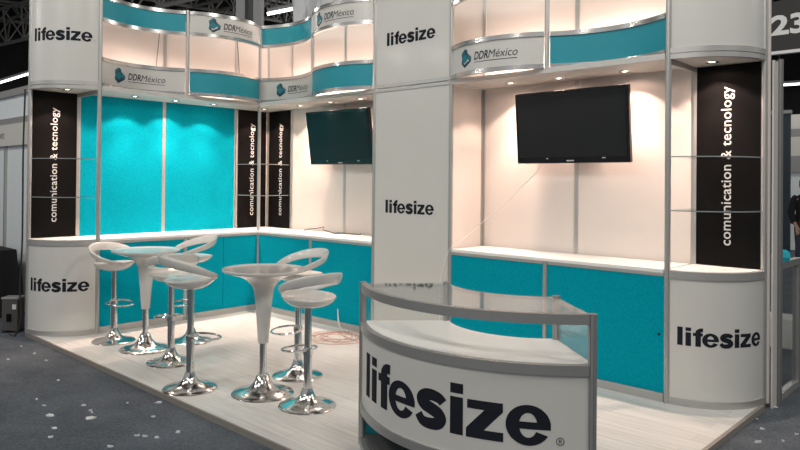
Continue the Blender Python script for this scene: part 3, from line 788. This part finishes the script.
# person standing beyond the barrier
def person():
    px, py = 3.70, 9.95
    t = thing('person', 'person in black top and dark jeans standing at right edge', 'person', (px, py, CZ))
    J = {'pel': (0, 0, .95), 'sp': (0, .01, 1.15), 'ch': (0, .01, 1.32), 'ne': (0, .0, 1.47), 'h1': (0, -.02, 1.56), 'h2': (0, -.01, 1.68)}
    V = [J['pel'], J['sp'], J['ch'], J['ne'], J['h1'], J['h2']]; R = [.14, .125, .15, .055, .085, .08]; Ed = [(0, 1), (1, 2), (2, 3), (3, 4), (4, 5)]
    for sx in (-1, 1):
        b = len(V)
        V += [(sx * .10, 0, .90), (sx * .11, -.02, .50), (sx * .11, .02, .10), (sx * .115, -.10, .045)]; R += [.095, .062, .045, .04]
        Ed += [(0, b), (b, b + 1), (b + 1, b + 2), (b + 2, b + 3)]
        b = len(V)
        V += [(sx * .19, .01, 1.38), (sx * .25, .03, 1.10), (sx * .24, -.10, .90), (sx * .235, -.15, .82)]; R += [.058, .043, .034, .03]
        Ed += [(2, b), (b, b + 1), (b + 1, b + 2), (b + 2, b + 3)]
        h = b + 3
        for q, (dx, l) in enumerate(((-.024, .075), (-.008, .085), (.008, .08), (.024, .065))):
            f = len(V); bx, by, bz = V[h]
            V += [(bx + dx, by - .02, bz - .05), (bx + dx, by - .035, bz - .05 - l * .55), (bx + dx, by - .03, bz - .05 - l)]; R += [.010, .009, .007]
            Ed += [(h, f), (f, f + 1), (f + 1, f + 2)]
        f = len(V); bx, by, bz = V[h]
        V += [(bx - sx * .035, by - .03, bz - .02), (bx - sx * .045, by - .045, bz - .055)]; R += [.011, .009]; Ed += [(h, f), (f, f + 1)]
    me = bpy.data.meshes.new('body'); me.from_pydata(V, Ed, []); me.update()
    o = bpy.data.objects.new('body', me); COL.objects.link(o); o.parent = t
    sk = o.modifiers.new('skin', 'SKIN'); sk.use_smooth_shade = True
    for i, d in enumerate(me.skin_vertices[0].data): d.radius = (R[i], R[i] * (.72 if i in (0, 1, 2) else 1)); d.use_root = (i == 0)
    o.modifiers.new('sub', 'SUBSURF').levels = 1; o.modifiers['sub'].render_levels = 1
    me.materials.append(SKIN)
    def ring(c, rx, ry, n=20): return [(c[0] + rx * math.cos(2 * PI * k / n), c[1] + ry * math.sin(2 * PI * k / n), c[2]) for k in range(n)]
    tr = MB().grid([ring((0, 0, .86), .19, .135), ring((0, 0, 1.0), .175, .125), ring((0, .01, 1.15), .165, .12), ring((0, .01, 1.30), .195, .135), ring((0, .01, 1.40), .19, .11), ring((0, .005, 1.46), .08, .075)], closed_v=True)
    for sx in (-1, 1):
        tr.tube([(sx * .16, .01, 1.40), (sx * .205, .01, 1.36), (sx * .25, .03, 1.10), (sx * .243, -.08, .92)], .062, 10)
    tr.build('shirt', SHIRT, t, smooth=True, local=True)
    jn = MB().grid([ring((0, 0, 1.0), .165, .12), ring((0, 0, .93), .185, .135), ring((0, 0, .85), .19, .13)], closed_v=True)
    for sx in (-1, 1):
        jn.grid([ring((sx * .095, 0, .90), .10, .125), ring((sx * .105, -.01, .70), .092, .10), ring((sx * .11, -.02, .50), .078, .082), ring((sx * .11, .0, .28), .07, .075), ring((sx * .11, .02, .07), .062, .072)], closed_v=True)
    jn.build('jeans', JEANS, t, smooth=True, local=True)
    for sx in (-1, 1):
        MB().lathe([(0, 0), (.055, 0), (.06, .03), (.05, .07), (.04, .10), (0, .10)], 14, (sx * .11, .02, 0)).lathe([(0, 0), (.048, 0), (.05, .025), (.03, .055), (0, .06)], 14, (sx * .113, -.10, 0)).build('shoe', CABLEB, t, smooth=True, local=True)
    hd = MB().lathe([(.085, 1.56), (.099, 1.62), (.098, 1.70), (.08, 1.755), (.04, 1.785), (0, 1.79)], 20, (0, .015, 0)); hd.build('hair', HAIR, t, smooth=True, local=True)
    fc = MB()
    fc.lathe([(0, -.012), (.012, 0), (.008, .02), (0, .03)], 8, (0, -.112, 1.60)); fc.build('nose', SKIN, t, smooth=True, local=True)
    MB().lathe([(0, -.007), (.010, 0), (0, .007)], 8, (-.032, -.096, 1.645)).lathe([(0, -.007), (.010, 0), (0, .007)], 8, (.032, -.096, 1.645)).build('eyes', HAIR, t, local=True)
    MB().box(-.022, .022, -.106, -.09, 1.555, 1.563).build('mouth', mat('lips', (.35, .15, .13), .5), t, local=True)
    t.rotation_euler = (0, 0, math.radians(40))
person()

# ------------------------------------------------------------------ hall structure behind the booth
t = thing('steel_column', 'grey steel column rising behind the left header', 'column', (-4.67, 3.12, CZ))
u = Vector((.717, .697, 0)); w = Vector((-.697, .717, 0)); c = Vector((-4.67, 3.12, 0))
def obox(mb, a0, a1, b0, b1, z0, z1): return mb.prism([tuple((c + u * a + w * b)[:2]) for a, b in ((a0, b0), (a1, b0), (a1, b1), (a0, b1))], z0, z1)
obox(MB(), -.25, -.07, -.2, .2, CZ, 10.5).build('flange', STEELC, t); obox(MB(), .10, .25, -.2, .2, CZ, 10.5).build('flange', STEELC, t)
obox(MB(), -.07, .10, -.02, .02, CZ, 10.5).build('web', STEELW, t)
# hanging plastic sheet behind the header
P = []
for i in range(25):
    r = []
    for j in range(9):
        a = i / 24; z = 3.45 + .14 * j
        r.append((-.92 + .62 * a + .02 * math.sin(i * 1.7), 1.20 + .60 * a + .045 * math.sin(i * 1.1 + j * .5), z))
    P.append(r)
ps = thing('plastic_sheet', 'crumpled pale plastic sheet hanging behind the header', 'sheet', (-.6, 1.5, 3.45))
o = MB().grid(P).build('sheet', SHEET, ps, smooth=True); so = o.modifiers.new('solid', 'SOLIDIFY'); so.thickness = .004
MB().bar((-.95, 1.17, 4.58), (-.28, 1.83, 4.58), .02).build('rod', ALU, ps)
for q in ((-.93, 1.19), (-.3, 1.81)): MB().bar((q[0], q[1], 4.58), (q[0], q[1], 10.5), .005).build('hanger', STEELD, ps)

def truss(p, q, h, label):
    p, q = Vector(p), Vector(q); d = (q - p); L = d.length; d.normalize(); side = Vector((-d.y, d.x, 0)).normalized() * h * .4
    t = thing('roof_truss', label, 'truss', tuple(p), group='roof trusses of the hall')
    up = Vector((0, 0, h)); n = max(4, int(L / (h * 1.2)))
    tops = [side, side * -1]
    mb = MB()
    for s_ in tops: mb.bar(p + s_ + up, q + s_ + up, .07, 5)
    mb.bar(p, q, .08, 5); mb.build('chord', STEELD, t)
    mb = MB()
    for i in range(n):
        a = p + d * (L * i / n); b = p + d * (L * (i + .5) / n); c2 = p + d * (L * (i + 1) / n)
        for s_ in tops:
            mb.bar(a, b + s_ + up, .035, 4); mb.bar(b + s_ + up, c2, .035, 4)
    mb.build('bracing', STEELD, t)
    for e in (p, q):
        MB().bar(e + up, Vector((e.x, e.y, 10.5)), .05, 5).build('hanger', STEELD, t)
TR = 'dark steel lattice truss high under the hall roof'
for k in range(7):
    truss((-34 + k * 2.0, -6 + k * 5.2, 7.4 + .2 * (k % 2)), (14 + k * 2.0, 0 + k * 5.2, 7.4 + .2 * (k % 2)), 1.3, TR)
for k in range(6):
    truss((-30 + k * 8, -8, 8.9), (-22 + k * 8, 40, 8.9), .8, TR)
def tube_light(p, q, label, energy=0):
    p, q = Vector(p), Vector(q)
    t = thing('tube_light', label, 'light', tuple((p + q) / 2))
    MB().bar(p, q, .05, 8).build('tube', TUBE, t)
    MB().bar(p + Vector((0, 0, .09)), q + Vector((0, 0, .09)), .07, 6).build('housing', STEELC, t)
    for e in (p, q): MB().bar(e + Vector((0, 0, .1)), Vector((e.x, e.y, 10.5)), .012, 4).build('hanger', STEELD, t)
tube_light((-26.2, 4.5, 5.57), (-24.6, 6.05, 6.27), 'bright fluorescent tube left of the left column')
tube_light((-9.30, 6.97, 6.43), (-8.72, 7.53, 6.60), 'bright fluorescent tube above the inner corner header')
tube_light((-1.40, 28.6, 5.95), (.4, 30.4, 6.15), 'bright fluorescent tube at far right beneath the aisle sign')

# ------------------------------------------------------------------ hall lamps, one added over the counter
def hall_or_fill_lamp(x, y, z, e, size, col=(1, .97, .92)):
    L = bpy.data.lights.new('hall_or_fill_light', 'POINT'); L.shadow_soft_size = size / 2; L.energy = e * 1.25; L.color = col
    o = bpy.data.objects.new('hall_or_fill_light', L); COL.objects.link(o); o.location = (x, y, z)
HALL = .80
for x, y, e in ((2, -8, 620), (8, -7.5, 620), (12, -1, 680), (6.6, -2.6, 330), (-3, -7, 300), (5, -14, 420), (14, 8, 420), (-6, 12, 420), (4, 12, 520), (-12, 0, 420), (-14, 16, 300), (10, 22, 300)):  # the lamp above the counter is added to brighten its shelf, floor and carpet
    hall_or_fill_lamp(x, y, 7.2, e * HALL, 1.2)
for x, y in ((-5.7, -8.7), (-4.7, -9.2)):          # two near lamps that glint on the curved rails
    hall_or_fill_lamp(x, y, 5.0, 90 * HALL, .25)

W = bpy.data.worlds.new('hall_air'); SC.world = W; W.use_nodes = True
bg = W.node_tree.nodes['Background']; bg.inputs[0].default_value = (.92, .96, 1, 1); bg.inputs[1].default_value = .34

# ------------------------------------------------------------------ camera
cxp, cyp, czp, yaw, pit, rol, f, sh, px = 6.974976, -5.050406, 1.588286, -.771146, .007561, .009527, 686.66663, -49.037544, -21.155942
fw = Vector((math.sin(yaw) * math.cos(pit), math.cos(yaw) * math.cos(pit), math.sin(pit)))
rt = Vector((math.cos(yaw), -math.sin(yaw), 0)); up = rt.cross(fw)
r2 = rt * math.cos(rol) + up * math.sin(rol); u2 = up * math.cos(rol) - rt * math.sin(rol)
cam = bpy.data.cameras.new('camera'); co = bpy.data.objects.new('camera', cam); COL.objects.link(co)
M = Matrix.Identity(4)
for i in range(3): M[i][0], M[i][1], M[i][2] = r2[i], u2[i], -fw[i]
M[0][3], M[1][3], M[2][3] = cxp, cyp, czp
co.matrix_world = M
cam.sensor_fit = 'HORIZONTAL'; cam.sensor_width = 36; cam.lens = f * 36 / 800
cam.shift_x = -px / 800; cam.shift_y = sh / 800
cam.clip_start = .05; cam.clip_end = 200
SC.camera = co
